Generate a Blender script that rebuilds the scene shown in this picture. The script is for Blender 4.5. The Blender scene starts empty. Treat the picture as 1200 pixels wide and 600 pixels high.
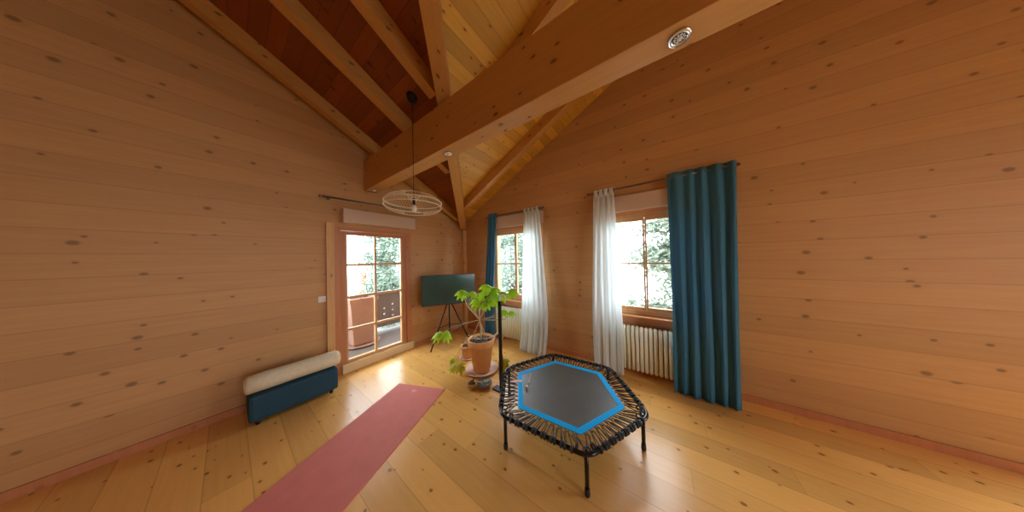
import bpy, bmesh, math, random
from mathutils import Vector, Matrix

scene = bpy.context.scene
COL = scene.collection
PI = math.pi
random.seed(7)

# ------------------------------------------------------------------ camera
# world: the room corner is the origin, the window wall is y = 0 (room at y < 0),
# the balcony-door wall is x = 0 (room at x > 0), floor z = 0
CAM = Vector((3.696, -3.251, 1.6))
F_PX = 237.1
YAW, PIT, ROLL = math.radians(35.38), math.radians(-0.583), math.radians(-1.258)
fw = Vector((-math.sin(YAW) * math.cos(PIT), math.cos(YAW) * math.cos(PIT), -math.sin(PIT)))
rt = Vector((math.cos(YAW), math.sin(YAW), 0))
up = rt.cross(fw)
rt2 = rt * math.cos(ROLL) + up * math.sin(ROLL)
up2 = -rt * math.sin(ROLL) + up * math.cos(ROLL)
cd = bpy.data.cameras.new('camera')
cam = bpy.data.objects.new('camera', cd)
COL.objects.link(cam)
m3 = Matrix((rt2, up2, -fw)).transposed()
cam.matrix_world = Matrix.Translation(CAM) @ m3.to_4x4()
cd.sensor_fit = 'HORIZONTAL'
cd.sensor_width = 36.0
cd.lens = 36.0 * F_PX / 1200.0
cd.clip_start = 0.05
cd.clip_end = 300
scene.camera = cam

# ------------------------------------------------------------------ world, sun, exposure
scene.view_settings.view_transform = 'Standard'
scene.view_settings.look = 'None'
scene.view_settings.gamma = 1.0
scene.view_settings.use_curve_mapping = False
scene.view_settings.exposure = 1.25
SKY = 5.5
world = bpy.data.worlds.new('world')
scene.world = world
world.use_nodes = True
wn = world.node_tree
wn.nodes.clear()
wo = wn.nodes.new('ShaderNodeOutputWorld')
wb = wn.nodes.new('ShaderNodeBackground')
wb.inputs['Color'].default_value = (0.86, 0.93, 1.0, 1)
wb.inputs['Strength'].default_value = SKY
wn.links.new(wb.outputs[0], wo.inputs[0])

def portal(name, loc, rot, sx, sy):
    ld = bpy.data.lights.new(name, 'AREA')
    ld.shape = 'RECTANGLE'; ld.size = sx; ld.size_y = sy
    ld.cycles.is_portal = True
    o = bpy.data.objects.new(name, ld)
    COL.objects.link(o); o.location = loc; o.rotation_euler = rot
    return o
# window portals only steer the sky's own light through the openings
portal('portal_window_1', (3.58, 0.24, 1.48), (-PI / 2, 0, 0), 1.1, 1.4)
portal('portal_window_2', (1.47, 0.24, 1.48), (-PI / 2, 0, 0), 1.1, 1.4)
portal('portal_door', (-0.24, -1.85, 1.05), (0, -PI / 2, 0), 2.1, 1.0)
portal('portal_added_window_3', (8.44, -2.9, 1.6), (0, PI / 2, 0), 1.8, 1.7)
portal('portal_added_window_4', (7.0, 0.24, 1.2), (-PI / 2, 0, 0), 1.9, 2.4)

try:
    scene.cycles.max_bounces = 14
    scene.cycles.diffuse_bounces = 8
    scene.cycles.transmission_bounces = 8
    scene.cycles.transparent_max_bounces = 24
    scene.cycles.sample_clamp_indirect = 6.0
    scene.cycles.caustics_reflective = False
    scene.cycles.caustics_refractive = False
except Exception:
    pass

# ------------------------------------------------------------------ materials
def newmat(name):
    m = bpy.data.materials.new(name); m.use_nodes = True
    nt = m.node_tree; nt.nodes.clear()
    out = nt.nodes.new('ShaderNodeOutputMaterial')
    return m, nt, out

def N(nt, t, **kw):
    n = nt.nodes.new(t)
    for k, v in kw.items():
        setattr(n, k, v)
    return n

def math_(nt, op, a, b=None, c=None):
    n = N(nt, 'ShaderNodeMath', operation=op)
    for i, v in enumerate((a, b, c)):
        if v is None: continue
        if isinstance(v, (int, float)): n.inputs[i].default_value = v
        else: nt.links.new(v, n.inputs[i])
    return n.outputs[0]

def mixc(nt, fac, a, b, mode='MIX'):
    n = N(nt, 'ShaderNodeMix', data_type='RGBA', blend_type=mode)
    if isinstance(fac, (int, float)): n.inputs[0].default_value = fac
    else: nt.links.new(fac, n.inputs[0])
    for i, v in ((6, a), (7, b)):
        if isinstance(v, tuple): n.inputs[i].default_value = v if len(v) == 4 else v + (1,)
        else: nt.links.new(v, n.inputs[i])
    return n.outputs[2]

def simple(name, col, rough=0.5, metal=0.0, spec=0.5, noise=0.0, nscale=20.0, trans=0.0, coat=0.0, bump=0.0):
    m, nt, out = newmat(name)
    b = N(nt, 'ShaderNodeBsdfPrincipled')
    b.inputs['Roughness'].default_value = rough
    b.inputs['Metallic'].default_value = metal
    b.inputs['Specular IOR Level'].default_value = spec
    if coat: b.inputs['Coat Weight'].default_value = coat
    tc = N(nt, 'ShaderNodeTexCoord')
    nz = N(nt, 'ShaderNodeTexNoise'); nz.inputs['Scale'].default_value = nscale; nz.inputs['Detail'].default_value = 4
    nt.links.new(tc.outputs['Object'], nz.inputs['Vector'])
    k = max(noise, 0.04)
    lo = tuple(c * (1 - k) for c in col); hi = tuple(min(1, c * (1 + k)) for c in col)
    nt.links.new(mixc(nt, nz.outputs['Fac'], lo, hi), b.inputs['Base Color'])
    if bump:
        bp = N(nt, 'ShaderNodeBump'); bp.inputs['Strength'].default_value = bump; bp.inputs['Distance'].default_value = 0.01
        nt.links.new(nz.outputs['Fac'], bp.inputs['Height']); nt.links.new(bp.outputs[0], b.inputs['Normal'])
    if trans:
        t = N(nt, 'ShaderNodeBsdfTranslucent'); t.inputs['Color'].default_value = tuple(min(1, c * 1.1) for c in col) + (1,)
        mx = N(nt, 'ShaderNodeMixShader'); mx.inputs[0].default_value = trans
        nt.links.new(b.outputs[0], mx.inputs[1]); nt.links.new(t.outputs[0], mx.inputs[2]); nt.links.new(mx.outputs[0], out.inputs[0])
    else:
        nt.links.new(b.outputs[0], out.inputs[0])
    return m

def wood(name, light, dark, along='x', across='y', width=0.19, length=0.0, rough=0.45, knots=1.0, seam=0.6, rot=0.0,
         boardvar=0.35, spec=0.4, grain=1.0, kdens=1.0):
    """boards run along one axis, lie side by side on the other"""
    m, nt, out = newmat(name)
    b = N(nt, 'ShaderNodeBsdfPrincipled')
    b.inputs['Roughness'].default_value = rough
    b.inputs['Specular IOR Level'].default_value = spec
    tc = N(nt, 'ShaderNodeTexCoord')
    mp = N(nt, 'ShaderNodeMapping'); mp.inputs['Rotation'].default_value = (0, 0, rot)
    nt.links.new(tc.outputs['Object'], mp.inputs['Vector'])
    sp = N(nt, 'ShaderNodeSeparateXYZ'); nt.links.new(mp.outputs[0], sp.inputs[0])
    ax = {'x': 0, 'y': 1, 'z': 2}
    third = [a for a in 'xyz' if a not in (along, across)][0]
    L = sp.outputs[ax[along]]; W = sp.outputs[ax[across]]; D = sp.outputs[ax[third]]
    wdiv = math_(nt, 'DIVIDE', W, width)
    idx = math_(nt, 'FLOOR', wdiv)
    wnz = N(nt, 'ShaderNodeTexWhiteNoise', noise_dimensions='1D'); nt.links.new(idx, wnz.inputs['W'])
    r1 = wnz.outputs['Value']
    fr = math_(nt, 'FRACT', wdiv)
    seamd = math_(nt, 'ABSOLUTE', math_(nt, 'SUBTRACT', fr, 0.5))
    sm = math_(nt, 'GREATER_THAN', seamd, 0.5 - 0.0035 / width)
    rnd = r1
    if length:
        Lo = math_(nt, 'DIVIDE', math_(nt, 'ADD', L, math_(nt, 'MULTIPLY', r1, length * 3)), length)
        li = math_(nt, 'FLOOR', Lo)
        w2 = N(nt, 'ShaderNodeTexWhiteNoise', noise_dimensions='2D')
        cv = N(nt, 'ShaderNodeCombineXYZ'); nt.links.new(idx, cv.inputs[0]); nt.links.new(li, cv.inputs[1])
        nt.links.new(cv.outputs[0], w2.inputs['Vector']); rnd = w2.outputs['Value']
        e = math_(nt, 'ABSOLUTE', math_(nt, 'SUBTRACT', math_(nt, 'FRACT', Lo), 0.5))
        sm = math_(nt, 'MAXIMUM', sm, math_(nt, 'GREATER_THAN', e, 0.5 - 0.002 / length))
    off = math_(nt, 'MULTIPLY', rnd, 37.0)
    # grain
    cg = N(nt, 'ShaderNodeCombineXYZ')
    nt.links.new(math_(nt, 'ADD', math_(nt, 'MULTIPLY', L, 1.3), off), cg.inputs[0])
    nt.links.new(math_(nt, 'MULTIPLY', W, 22.0), cg.inputs[1])
    nt.links.new(math_(nt, 'MULTIPLY', D, 22.0), cg.inputs[2])
    ng = N(nt, 'ShaderNodeTexNoise'); ng.inputs['Scale'].default_value = 1.6; ng.inputs['Detail'].default_value = 5
    ng.inputs['Distortion'].default_value = 0.6
    nt.links.new(cg.outputs[0], ng.inputs['Vector'])
    gr = N(nt, 'ShaderNodeMapRange'); gr.inputs[1].default_value = 0.3; gr.inputs[2].default_value = 0.72
    nt.links.new(ng.outputs['Fac'], gr.inputs[0])
    # knots
    ck = N(nt, 'ShaderNodeCombineXYZ')
    nt.links.new(math_(nt, 'ADD', math_(nt, 'MULTIPLY', L, 3.6), off), ck.inputs[0])
    nt.links.new(math_(nt, 'MULTIPLY', math_(nt, 'ADD', W, math_(nt, 'MULTIPLY', D, 1.31)), 5.0), ck.inputs[1])
    vk = N(nt, 'ShaderNodeTexVoronoi', voronoi_dimensions='2D'); vk.inputs['Scale'].default_value = kdens
    nt.links.new(ck.outputs[0], vk.inputs['Vector'])
    ksp = N(nt, 'ShaderNodeSeparateColor'); nt.links.new(vk.outputs['Color'], ksp.inputs[0])
    kon = math_(nt, 'GREATER_THAN', ksp.outputs[0], 0.5)
    ksz = math_(nt, 'ADD', math_(nt, 'MULTIPLY', ksp.outputs[1], 0.9), 0.5)
    kdist = math_(nt, 'DIVIDE', vk.outputs['Distance'], ksz)
    kn = N(nt, 'ShaderNodeMapRange'); kn.inputs[1].default_value = 0.045; kn.inputs[2].default_value = 0.085
    kn.inputs[3].default_value = 1.0; kn.inputs[4].default_value = 0.0
    nt.links.new(kdist, kn.inputs[0])
    halo = N(nt, 'ShaderNodeMapRange'); halo.inputs[1].default_value = 0.08; halo.inputs[2].default_value = 0.24
    halo.inputs[3].default_value = 1.0; halo.inputs[4].default_value = 0.0
    nt.links.new(kdist, halo.inputs[0])
    base = mixc(nt, math_(nt, 'MULTIPLY', gr.outputs[0], 0.34 * grain), light, dark)
    vr = math_(nt, 'ADD', math_(nt, 'MULTIPLY', rnd, boardvar), 1.0 - boardvar * 0.6)
    sc = N(nt, 'ShaderNodeVectorMath', operation='SCALE'); nt.links.new(base, sc.inputs[0]); nt.links.new(vr, sc.inputs['Scale'])
    c1 = mixc(nt, math_(nt, 'MULTIPLY', math_(nt, 'MULTIPLY', halo.outputs[0], kon), 0.2 * knots), sc.outputs[0], dark)
    kd = tuple(c * 0.25 for c in dark)
    c2 = mixc(nt, math_(nt, 'MULTIPLY', math_(nt, 'MULTIPLY', kn.outputs[0], kon), 0.8 * knots), c1, kd)
    c3 = mixc(nt, math_(nt, 'MULTIPLY', sm, seam), c2, tuple(c * 0.3 for c in dark))
    nt.links.new(c3, b.inputs['Base Color'])
    bp = N(nt, 'ShaderNodeBump'); bp.inputs['Strength'].default_value = 0.25; bp.inputs['Distance'].default_value = 0.004
    hh = math_(nt, 'SUBTRACT', math_(nt, 'MULTIPLY', gr.outputs[0], 0.25), sm)
    nt.links.new(hh, bp.inputs['Height']); nt.links.new(bp.outputs[0], b.inputs['Normal'])
    nt.links.new(b.outputs[0], out.inputs[0])
    return m

M = {}
WL, WD = (0.56, 0.315, 0.125), (0.42, 0.20, 0.07)
M['wall_x'] = wood('wall_boards_along_x', WL, WD, 'x', 'z', 0.19, rough=0.5, seam=0.26, boardvar=0.14, knots=0.75)
M['wall_y'] = wood('wall_boards_along_y', WL, WD, 'y', 'z', 0.19, rough=0.5, seam=0.26, boardvar=0.14, knots=0.75)
M['floor'] = wood('floor_boards', (0.85, 0.50, 0.145), (0.70, 0.35, 0.075), 'x', 'y', 0.21, length=1.9, rough=0.27, seam=0.25, kdens=1.5, boardvar=0.25, spec=0.5)
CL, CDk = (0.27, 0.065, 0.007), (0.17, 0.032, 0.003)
M['ceil_x'] = wood('ceiling_boards_x_shaded', CL, CDk, 'x', 'y', 0.12, rough=0.5, seam=0.4, kdens=1.4)  # slope turned from the light: its shade is put into a darker, redder tone
M['ceil_y'] = wood('ceiling_boards_y_lit', (0.66, 0.36, 0.05), (0.46, 0.20, 0.02), 'y', 'x', 0.12, rough=0.5, seam=0.4, kdens=1.4)  # same ceiling, slope facing the light: the light is put into a yellower tone
BL, BD = (0.55, 0.29, 0.085), (0.38, 0.16, 0.035)
M['beam_x'] = wood('beam_grain_x', BL, BD, 'x', 'y', 3.0, rough=0.5, seam=0.0, boardvar=0.0)
M['beam_y'] = wood('beam_grain_y', BL, BD, 'y', 'x', 3.0, rough=0.5, seam=0.0, boardvar=0.0)
M['beam_d'] = wood('beam_grain_diagonal', BL, BD, 'x', 'y', 3.0, rough=0.5, seam=0.0, boardvar=0.0, rot=PI / 4)
M['post'] = wood('post_grain', (0.70, 0.42, 0.18), BD, 'z', 'x', 3.0, rough=0.5, seam=0.0, boardvar=0.0)
M['jamb'] = wood('reddish_frame_wood', (0.55, 0.23, 0.10), (0.36, 0.12, 0.04), 'z', 'y', 3.0, rough=0.4, seam=0.0, boardvar=0.0, knots=0.3)
M['sash'] = wood('sash_wood', (0.68, 0.42, 0.20), (0.5, 0.25, 0.09), 'z', 'x', 3.0, rough=0.4, seam=0.0, boardvar=0.0, knots=0.2)
M['sill'] = wood('sill_wood', (0.64, 0.33, 0.15), (0.45, 0.18, 0.07), 'x', 'y', 3.0, rough=0.35, seam=0.0, boardvar=0.0, knots=0.3)
M['thresh'] = wood('threshold_wood', (0.80, 0.62, 0.36), (0.62, 0.42, 0.2), 'y', 'z', 3.0, rough=0.4, seam=0.0, boardvar=0.0, knots=0.3)
M['blindbox'] = simple('blind_box', (0.62, 0.47, 0.36), 0.5)
M['deck'] = wood('deck_boards', (0.10, 0.085, 0.075), (0.07, 0.055, 0.05), 'y', 'x', 0.14, rough=0.6, seam=0.7)
M['parapet'] = wood('parapet_boards', (0.085, 0.05, 0.035), (0.05, 0.03, 0.02), 'z', 'y', 0.16, rough=0.6, seam=0.6)
M['black'] = simple('black_metal', (0.012, 0.012, 0.013), 0.3, 0.3)
M['tube'] = simple('black_tube', (0.02, 0.02, 0.022), 0.22, 0.6)
M['rubber'] = simple('rubber', (0.015, 0.015, 0.015), 0.7)
M['cord'] = simple('bungee_cord', (0.02, 0.02, 0.023), 0.38)
M['mesh'] = simple('jumping_mat', (0.095, 0.105, 0.10), 0.42, noise=0.2, nscale=6, spec=0.5)
M['blue'] = simple('blue_edging', (0.0, 0.44, 1.0), 0.6, spec=0.15)
M['tab'] = simple('tab_webbing', (0.26, 0.23, 0.20), 0.6)
M['chrome'] = simple('chrome', (0.75, 0.75, 0.75), 0.2, 1.0)
M['teal'] = simple('teal_fabric', (0.055, 0.21, 0.34), 0.85, noise=0.12, nscale=60, trans=0.2)
M['white_fab'] = simple('white_fabric', (0.84, 0.90, 0.92), 0.9, noise=0.04, nscale=60, trans=0.5)
M['cream_fab'] = simple('cream_fabric', (0.66, 0.60, 0.42), 0.95, noise=0.15, nscale=40, bump=0.4)
M['teal_box'] = simple('teal_upholstery', (0.006, 0.05, 0.085), 0.8, noise=0.2, nscale=50)
M['rad'] = simple('radiator_enamel', (0.86, 0.88, 0.70), 0.35)
M['rod'] = simple('rod_metal', (0.18, 0.17, 0.17), 0.35, 0.8)
M['mat'] = simple('yoga_mat', (0.66, 0.20, 0.165), 0.75, noise=0.12, nscale=8)
M['print'] = simple('mat_print', (0.75, 0.40, 0.38), 0.8)
M['terra'] = simple('terracotta', (0.72, 0.38, 0.14), 0.75, noise=0.15, nscale=12)
M['terra_out'] = simple('terracotta_outdoor', (0.27, 0.155, 0.115), 0.8, noise=0.12, nscale=8)
M['saucer'] = simple('saucer_ceramic', (0.72, 0.55, 0.46), 0.4, noise=0.1, nscale=8)
M['soil'] = simple('soil', (0.10, 0.075, 0.05), 0.95, noise=0.6, nscale=60, bump=1.0)
M['leaf'] = simple('fresh_leaf', (0.42, 0.72, 0.03), 0.5, noise=0.2, nscale=10, trans=0.45)
M['leaf_y'] = simple('yellowing_leaf', (0.55, 0.58, 0.05), 0.5, noise=0.25, nscale=10, trans=0.4)
M['stem'] = simple('pale_stem', (0.62, 0.50, 0.34), 0.6)
M['stake'] = simple('stake_wood', (0.68, 0.50, 0.28), 0.7)
M['white'] = simple('white_plastic', (0.75, 0.73, 0.68), 0.4)
M['cream'] = simple('cream_wire', (0.85, 0.76, 0.52), 0.4)
M['ochre'] = simple('ochre_glaze', (0.45, 0.30, 0.08), 0.3, noise=0.3, nscale=15)
M['violet'] = simple('grey_violet_bowl', (0.20, 0.17, 0.20), 0.5, noise=0.4, nscale=25)
M['stone'] = simple('pebble', (0.32, 0.30, 0.28), 0.6, noise=0.5, nscale=12)
M['succ'] = simple('succulent', (0.25, 0.38, 0.22), 0.5, noise=0.3, nscale=20)
M['cactus'] = simple('small_cactus', (0.18, 0.09, 0.05), 0.8, noise=0.3, nscale=40)
M['screen'] = simple('tv_screen', (0.008, 0.075, 0.085), 0.2, spec=0.8)
M['pink'] = simple('pink_tag', (0.75, 0.48, 0.42), 0.6)
M['red'] = simple('red_bead', (0.55, 0.12, 0.07), 0.4)
M['dark_plant'] = simple('dark_plant', (0.10, 0.06, 0.05), 0.8)
M['bark'] = simple('bark', (0.14, 0.10, 0.08), 0.9, noise=0.3, nscale=8)
M['conifer'] = simple('tree_leaf', (0.16, 0.22, 0.17), 0.7, noise=0.4, nscale=3, trans=0.25)
M['ground'] = simple('garden_ground', (0.55, 0.56, 0.52), 0.9, noise=0.2, nscale=0.5)
M['verge'] = simple('verge_board', (0.30, 0.22, 0.17), 0.7)

def glassmat(name, tint=(1, 1, 1), refl=0.06):
    m, nt, out = newmat(name)
    t = N(nt, 'ShaderNodeBsdfTransparent'); t.inputs[0].default_value = tint + (1,)
    g = N(nt, 'ShaderNodeBsdfGlossy'); g.inputs['Roughness'].default_value = 0.02
    fz = N(nt, 'ShaderNodeFresnel'); fz.inputs['IOR'].default_value = 1.45
    mx = N(nt, 'ShaderNodeMixShader')
    geo = N(nt, 'ShaderNodeNewGeometry')          # the exit face of the pane must not act like total internal reflection
    nt.links.new(math_(nt, 'MULTIPLY', fz.outputs[0], math_(nt, 'SUBTRACT', 1.0, geo.outputs['Backfacing'])), mx.inputs[0]); nt.links.new(t.outputs[0], mx.inputs[1]); nt.links.new(g.outputs[0], mx.inputs[2])
    nt.links.new(mx.outputs[0], out.inputs[0])
    return m
M['glass'] = glassmat('window_glass')

# ------------------------------------------------------------------ mesh helper
class MB:
    def __init__(s): s.v = []; s.f = []; s.sm = []; s.mi = []
    def face(s, idx, smooth=False, mi=0): s.f.append(tuple(idx)); s.sm.append(smooth); s.mi.append(mi)
    def hexa(s, p, mi=0):
        """8 corners: bottom 0-3 counter-clockwise, top 4-7"""
        n = len(s.v); s.v += [Vector(q) for q in p]
        for q in ((3, 2, 1, 0), (4, 5, 6, 7), (0, 1, 5, 4), (1, 2, 6, 5), (2, 3, 7, 6), (3, 0, 4, 7)):
            s.face([n + i for i in q], mi=mi)
        return s
    def box(s, x0, x1, y0, y1, z0, z1, mi=0):
        return s.hexa([(x0, y0, z0), (x1, y0, z0), (x1, y1, z0), (x0, y1, z0), (x0, y0, z1), (x1, y0, z1), (x1, y1, z1), (x0, y1, z1)], mi)
    def bar(s, a, b, w, h, upv=(0, 0, 1)):
        """square bar from a to b, its top face through a-b, hanging h below"""
        a, b = Vector(a), Vector(b); d = (b - a).normalized(); u = Vector(upv)
        sd_ = d.cross(u).normalized(); dn = sd_.cross(d).normalized() * -1
        if dn.z > 0: dn = -dn
        s_ = sd_ * (w / 2)
        return s.hexa([a - s_ + dn * h, b - s_ + dn * h, b + s_ + dn * h, a + s_ + dn * h, a - s_, b - s_, b + s_, a + s_])
    def tube(s, pts, r, seg=8, closed=False, cap=True):
        pts = [Vector(p) for p in pts]; n = len(pts)
        rs = r if isinstance(r, (list, tuple)) else [r] * n
        base = len(s.v); prev = None
        for i, p in enumerate(pts):
            if closed: d = pts[(i + 1) % n] - pts[i - 1]
            else: d = pts[min(i + 1, n - 1)] - pts[max(i - 1, 0)]
            d.normalize()
            if prev is None:
                ref = Vector((0, 0, 1)) if abs(d.z) < 0.9 else Vector((1, 0, 0))
                a = d.cross(ref).normalized()
            else:
                a = (prev - d * prev.dot(d)).normalized()
            prev = a; b = d.cross(a)
            for k in range(seg):
                t = 2 * PI * k / seg
                s.v.append(p + (a * math.cos(t) + b * math.sin(t)) * rs[i])
        for i in range(n if closed else n - 1):
            j = (i + 1) % n
            for k in range(seg):
                k2 = (k + 1) % seg
                s.face([base + i * seg + k, base + i * seg + k2, base + j * seg + k2, base + j * seg + k], True)
        if cap and not closed:
            s.face([base + k for k in range(seg)][::-1]); s.face([base + (n - 1) * seg + k for k in range(seg)])
        return s
    def lathe(s, prof, c=(0, 0, 0), seg=32, sq=None):
        """profile of (r, z); a closed solid of revolution"""
        base = len(s.v); c = Vector(c); n = len(prof)
        for r, z in prof:
            for k in range(seg):
                t = 2 * PI * k / seg
                s.v.append(c + Vector((r * math.cos(t), r * math.sin(t), z)))
        for i in range(n - 1):
            for k in range(seg):
                k2 = (k + 1) % seg
                s.face([base + i * seg + k, base + i * seg + k2, base + (i + 1) * seg + k2, base + (i + 1) * seg + k], True)
        if prof[0][0] > 1e-6: s.face([base + k for k in range(seg)][::-1])
        if prof[-1][0] > 1e-6: s.face([base + (n - 1) * seg + k for k in range(seg)])
        return s
    def sphere(s, c, r, seg=12, rings=8, sx=1, sy=1, sz=1):
        base = len(s.v); c = Vector(c)
        for i in range(rings + 1):
            ph = PI * i / rings
            for k in range(seg):
                t = 2 * PI * k / seg
                s.v.append(c + Vector((r * sx * math.sin(ph) * math.cos(t), r * sy * math.sin(ph) * math.sin(t), r * sz * math.cos(ph))))
        for i in range(rings):
            for k in range(seg):
                k2 = (k + 1) % seg
                s.face([base + i * seg + k, base + (i + 1) * seg + k, base + (i + 1) * seg + k2, base + i * seg + k2], True)
        return s
    def prism(s, poly, z0, z1, smooth=False):
        n = len(poly); b = len(s.v)
        s.v += [Vector((x, y, z0)) for x, y in poly] + [Vector((x, y, z1)) for x, y in poly]
        s.face(list(range(b, b + n))[::-1]); s.face(range(b + n, b + 2 * n))
        for i in range(n):
            j = (i + 1) % n; s.face([b + i, b + j, b + n + j, b + n + i], smooth)
        return s
    def build(s, name, mats, parent=None, loc=None, bevel=0.0):
        me = bpy.data.meshes.new(name)
        me.from_pydata([tuple(v) for v in s.v], [], s.f)
        me.polygons.foreach_set('use_smooth', s.sm)
        me.polygons.foreach_set('material_index', s.mi)
        if not isinstance(mats, (list, tuple)): mats = [mats]
        for m in mats: me.materials.append(m)
        bm = bmesh.new(); bm.from_mesh(me)
        bmesh.ops.remove_doubles(bm, verts=bm.verts, dist=1e-6)
        bmesh.ops.recalc_face_normals(bm, faces=bm.faces)
        if bevel:
            bmesh.ops.bevel(bm, geom=[e for e in bm.edges if e.calc_face_angle(0) > 0.6], offset=bevel, segments=2, affect='EDGES', profile=0.6)
        bm.to_mesh(me); bm.free()
        o = bpy.data.objects.new(name, me)
        COL.objects.link(o)
        if parent is not None: o.parent = parent
        if loc is not None: o.location = loc
        return o

def tag(o, label=None, cat=None, group=None, kind=None):
    if label: o['label'] = label
    if cat: o['category'] = cat
    if group: o['group'] = group
    if kind: o['kind'] = kind
    return o

def thing(name, label, cat, loc=(0, 0, 0), rz=0.0, group=None):
    o = bpy.data.objects.new(name, None); COL.objects.link(o)
    o.empty_display_size = 0.1
    o.location = loc; o.rotation_euler = (0, 0, rz)
    return tag(o, label, cat, group)

def sname(name, loc=(0, 0, 0)):
    o = bpy.data.objects.new(name, None); COL.objects.link(o); o.location = loc; o['kind'] = 'structure'
    return o

# ------------------------------------------------------------------ room shell
Z0, K, RIDGE = 2.437, 0.5165, 4.2
XE, YS = 8.2, 5.6            # east end and south end of the room
def g(t): return min(t, 2 * RIDGE - t)
def zc(u, v): return Z0 + K * max(g(u), g(v))

MB().box(-0.2, XE + 0.2, -YS - 0.2, 0.2, -0.12, 0.0).build('floor', M['floor'])['kind'] = 'structure'

def ceil_faces(polys, name, mi_list):
    mb = MB()
    for poly, mi in zip(polys, mi_list):
        n = len(poly); b = len(mb.v)
        for dz in (0.0, 0.05):
            for (u, v) in poly: mb.v.append(Vector((u, -v, zc(min(max(u, 0), 99), max(v, 0)) + dz)))
        mb.face(range(b, b + n), mi=mi); mb.face(range(b + n, b + 2 * n), mi=mi)
        for i in range(n):
            j = (i + 1) % n; mb.face([b + i, b + j, b + n + j, b + n + i], mi=mi)
    o = mb.build(name, [M['ceil_x'], M['ceil_y']])
    o['kind'] = 'structure'
    return o
R_ = RIDGE
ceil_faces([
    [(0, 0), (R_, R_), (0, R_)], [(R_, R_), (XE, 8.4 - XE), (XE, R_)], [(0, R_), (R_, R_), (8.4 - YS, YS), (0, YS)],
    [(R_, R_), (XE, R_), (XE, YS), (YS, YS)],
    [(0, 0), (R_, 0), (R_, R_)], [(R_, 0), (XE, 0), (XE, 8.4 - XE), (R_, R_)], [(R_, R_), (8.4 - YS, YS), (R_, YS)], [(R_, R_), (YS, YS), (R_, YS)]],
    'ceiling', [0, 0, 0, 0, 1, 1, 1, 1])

def wall(name, axis, pos, cuts, holes, far, mat):
    """axis 'x': wall plane x=pos running in v; axis 'y': plane y=-pos running in u"""
    mb = MB()
    cs = sorted(set([c for h in holes for c in h[:2]] + cuts))
    for a, b in zip(cs[:-1], cs[1:]):
        hs = [h for h in holes if h[0] <= a + 1e-6 and h[1] >= b - 1e-6]
        segs = [(0.0, None)]
        if hs:
            h = hs[0]; segs = [(0.0, h[2]), (h[3], None)]
            if h[2] <= 0: segs = [(h[3], None)]
        for z0, z1 in segs:
            if axis == 'x':
                ta = zc(far[0], a) if z1 is None else z1; tb = zc(far[0], b) if z1 is None else z1
                x0, x1 = pos
                mb.hexa([(x0, -a, z0), (x1, -a, z0), (x1, -b, z0), (x0, -b, z0), (x0, -a, ta), (x1, -a, ta), (x1, -b, tb), (x0, -b, tb)])
            else:
                ta = zc(a, far[0]) if z1 is None else z1; tb = zc(b, far[0]) if z1 is None else z1
                y0, y1 = pos
                mb.hexa([(a, y0, z0), (b, y0, z0), (b, y1, z0), (a, y1, z0), (a, y0, ta), (b, y0, tb), (b, y1, tb), (a, y1, ta)])
    o = mb.build(name, mat); o['kind'] = 'structure'
    return o

WX = (1.47, 3.58)            # window centres on the window wall
WH, WZ0, WZ1 = 0.53, 0.80, 2.16
DY0, DY1, DZ = 1.29, 2.38, 2.10
wall('wall_right', 'y', (0.0, 0.2), [-0.2, 0, RIDGE, XE + 0.2], [(WX[0] - WH, WX[0] + WH, WZ0, WZ1), (WX[1] - WH, WX[1] + WH, WZ0, WZ1), (6.1, 7.9, 0.08, 2.35)], (0,), M['wall_x'])
wall('wall_left', 'x', (-0.2, 0.0), [0, RIDGE, YS + 0.2], [(DY0, DY1, 0.0, DZ)], (0,), M['wall_y'])
wall('wall_east', 'x', (XE, XE + 0.2), [0, 8.4 - XE, RIDGE, YS], [(2.1, 3.7, 0.75, 2.45)], (XE,), M['wall_y'])
wall('wall_south', 'y', (-YS - 0.2, -YS), [0, 8.4 - YS, RIDGE, YS, XE + 0.2], [], (YS,), M['wall_x'])

MB().box(0.0, 6.05, -0.018, 0.0, 0.0, 0.07).build('baseboard_right', M['jamb'])['kind'] = 'structure'
bl = MB(); bl.box(0.0, 0.018, -DY0 + 0.08, -0.018, 0.0, 0.07); bl.box(0.0, 0.018, -YS, -DY1 - 0.08, 0.0, 0.07)
bl.build('baseboard_left', M['jamb'])['kind'] = 'structure'
MB().box(0.0, 0.085, -0.085, 0.0, 0.0, 2.27).build('trim_1', M['post'])['kind'] = 'structure'   # corner post

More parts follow.
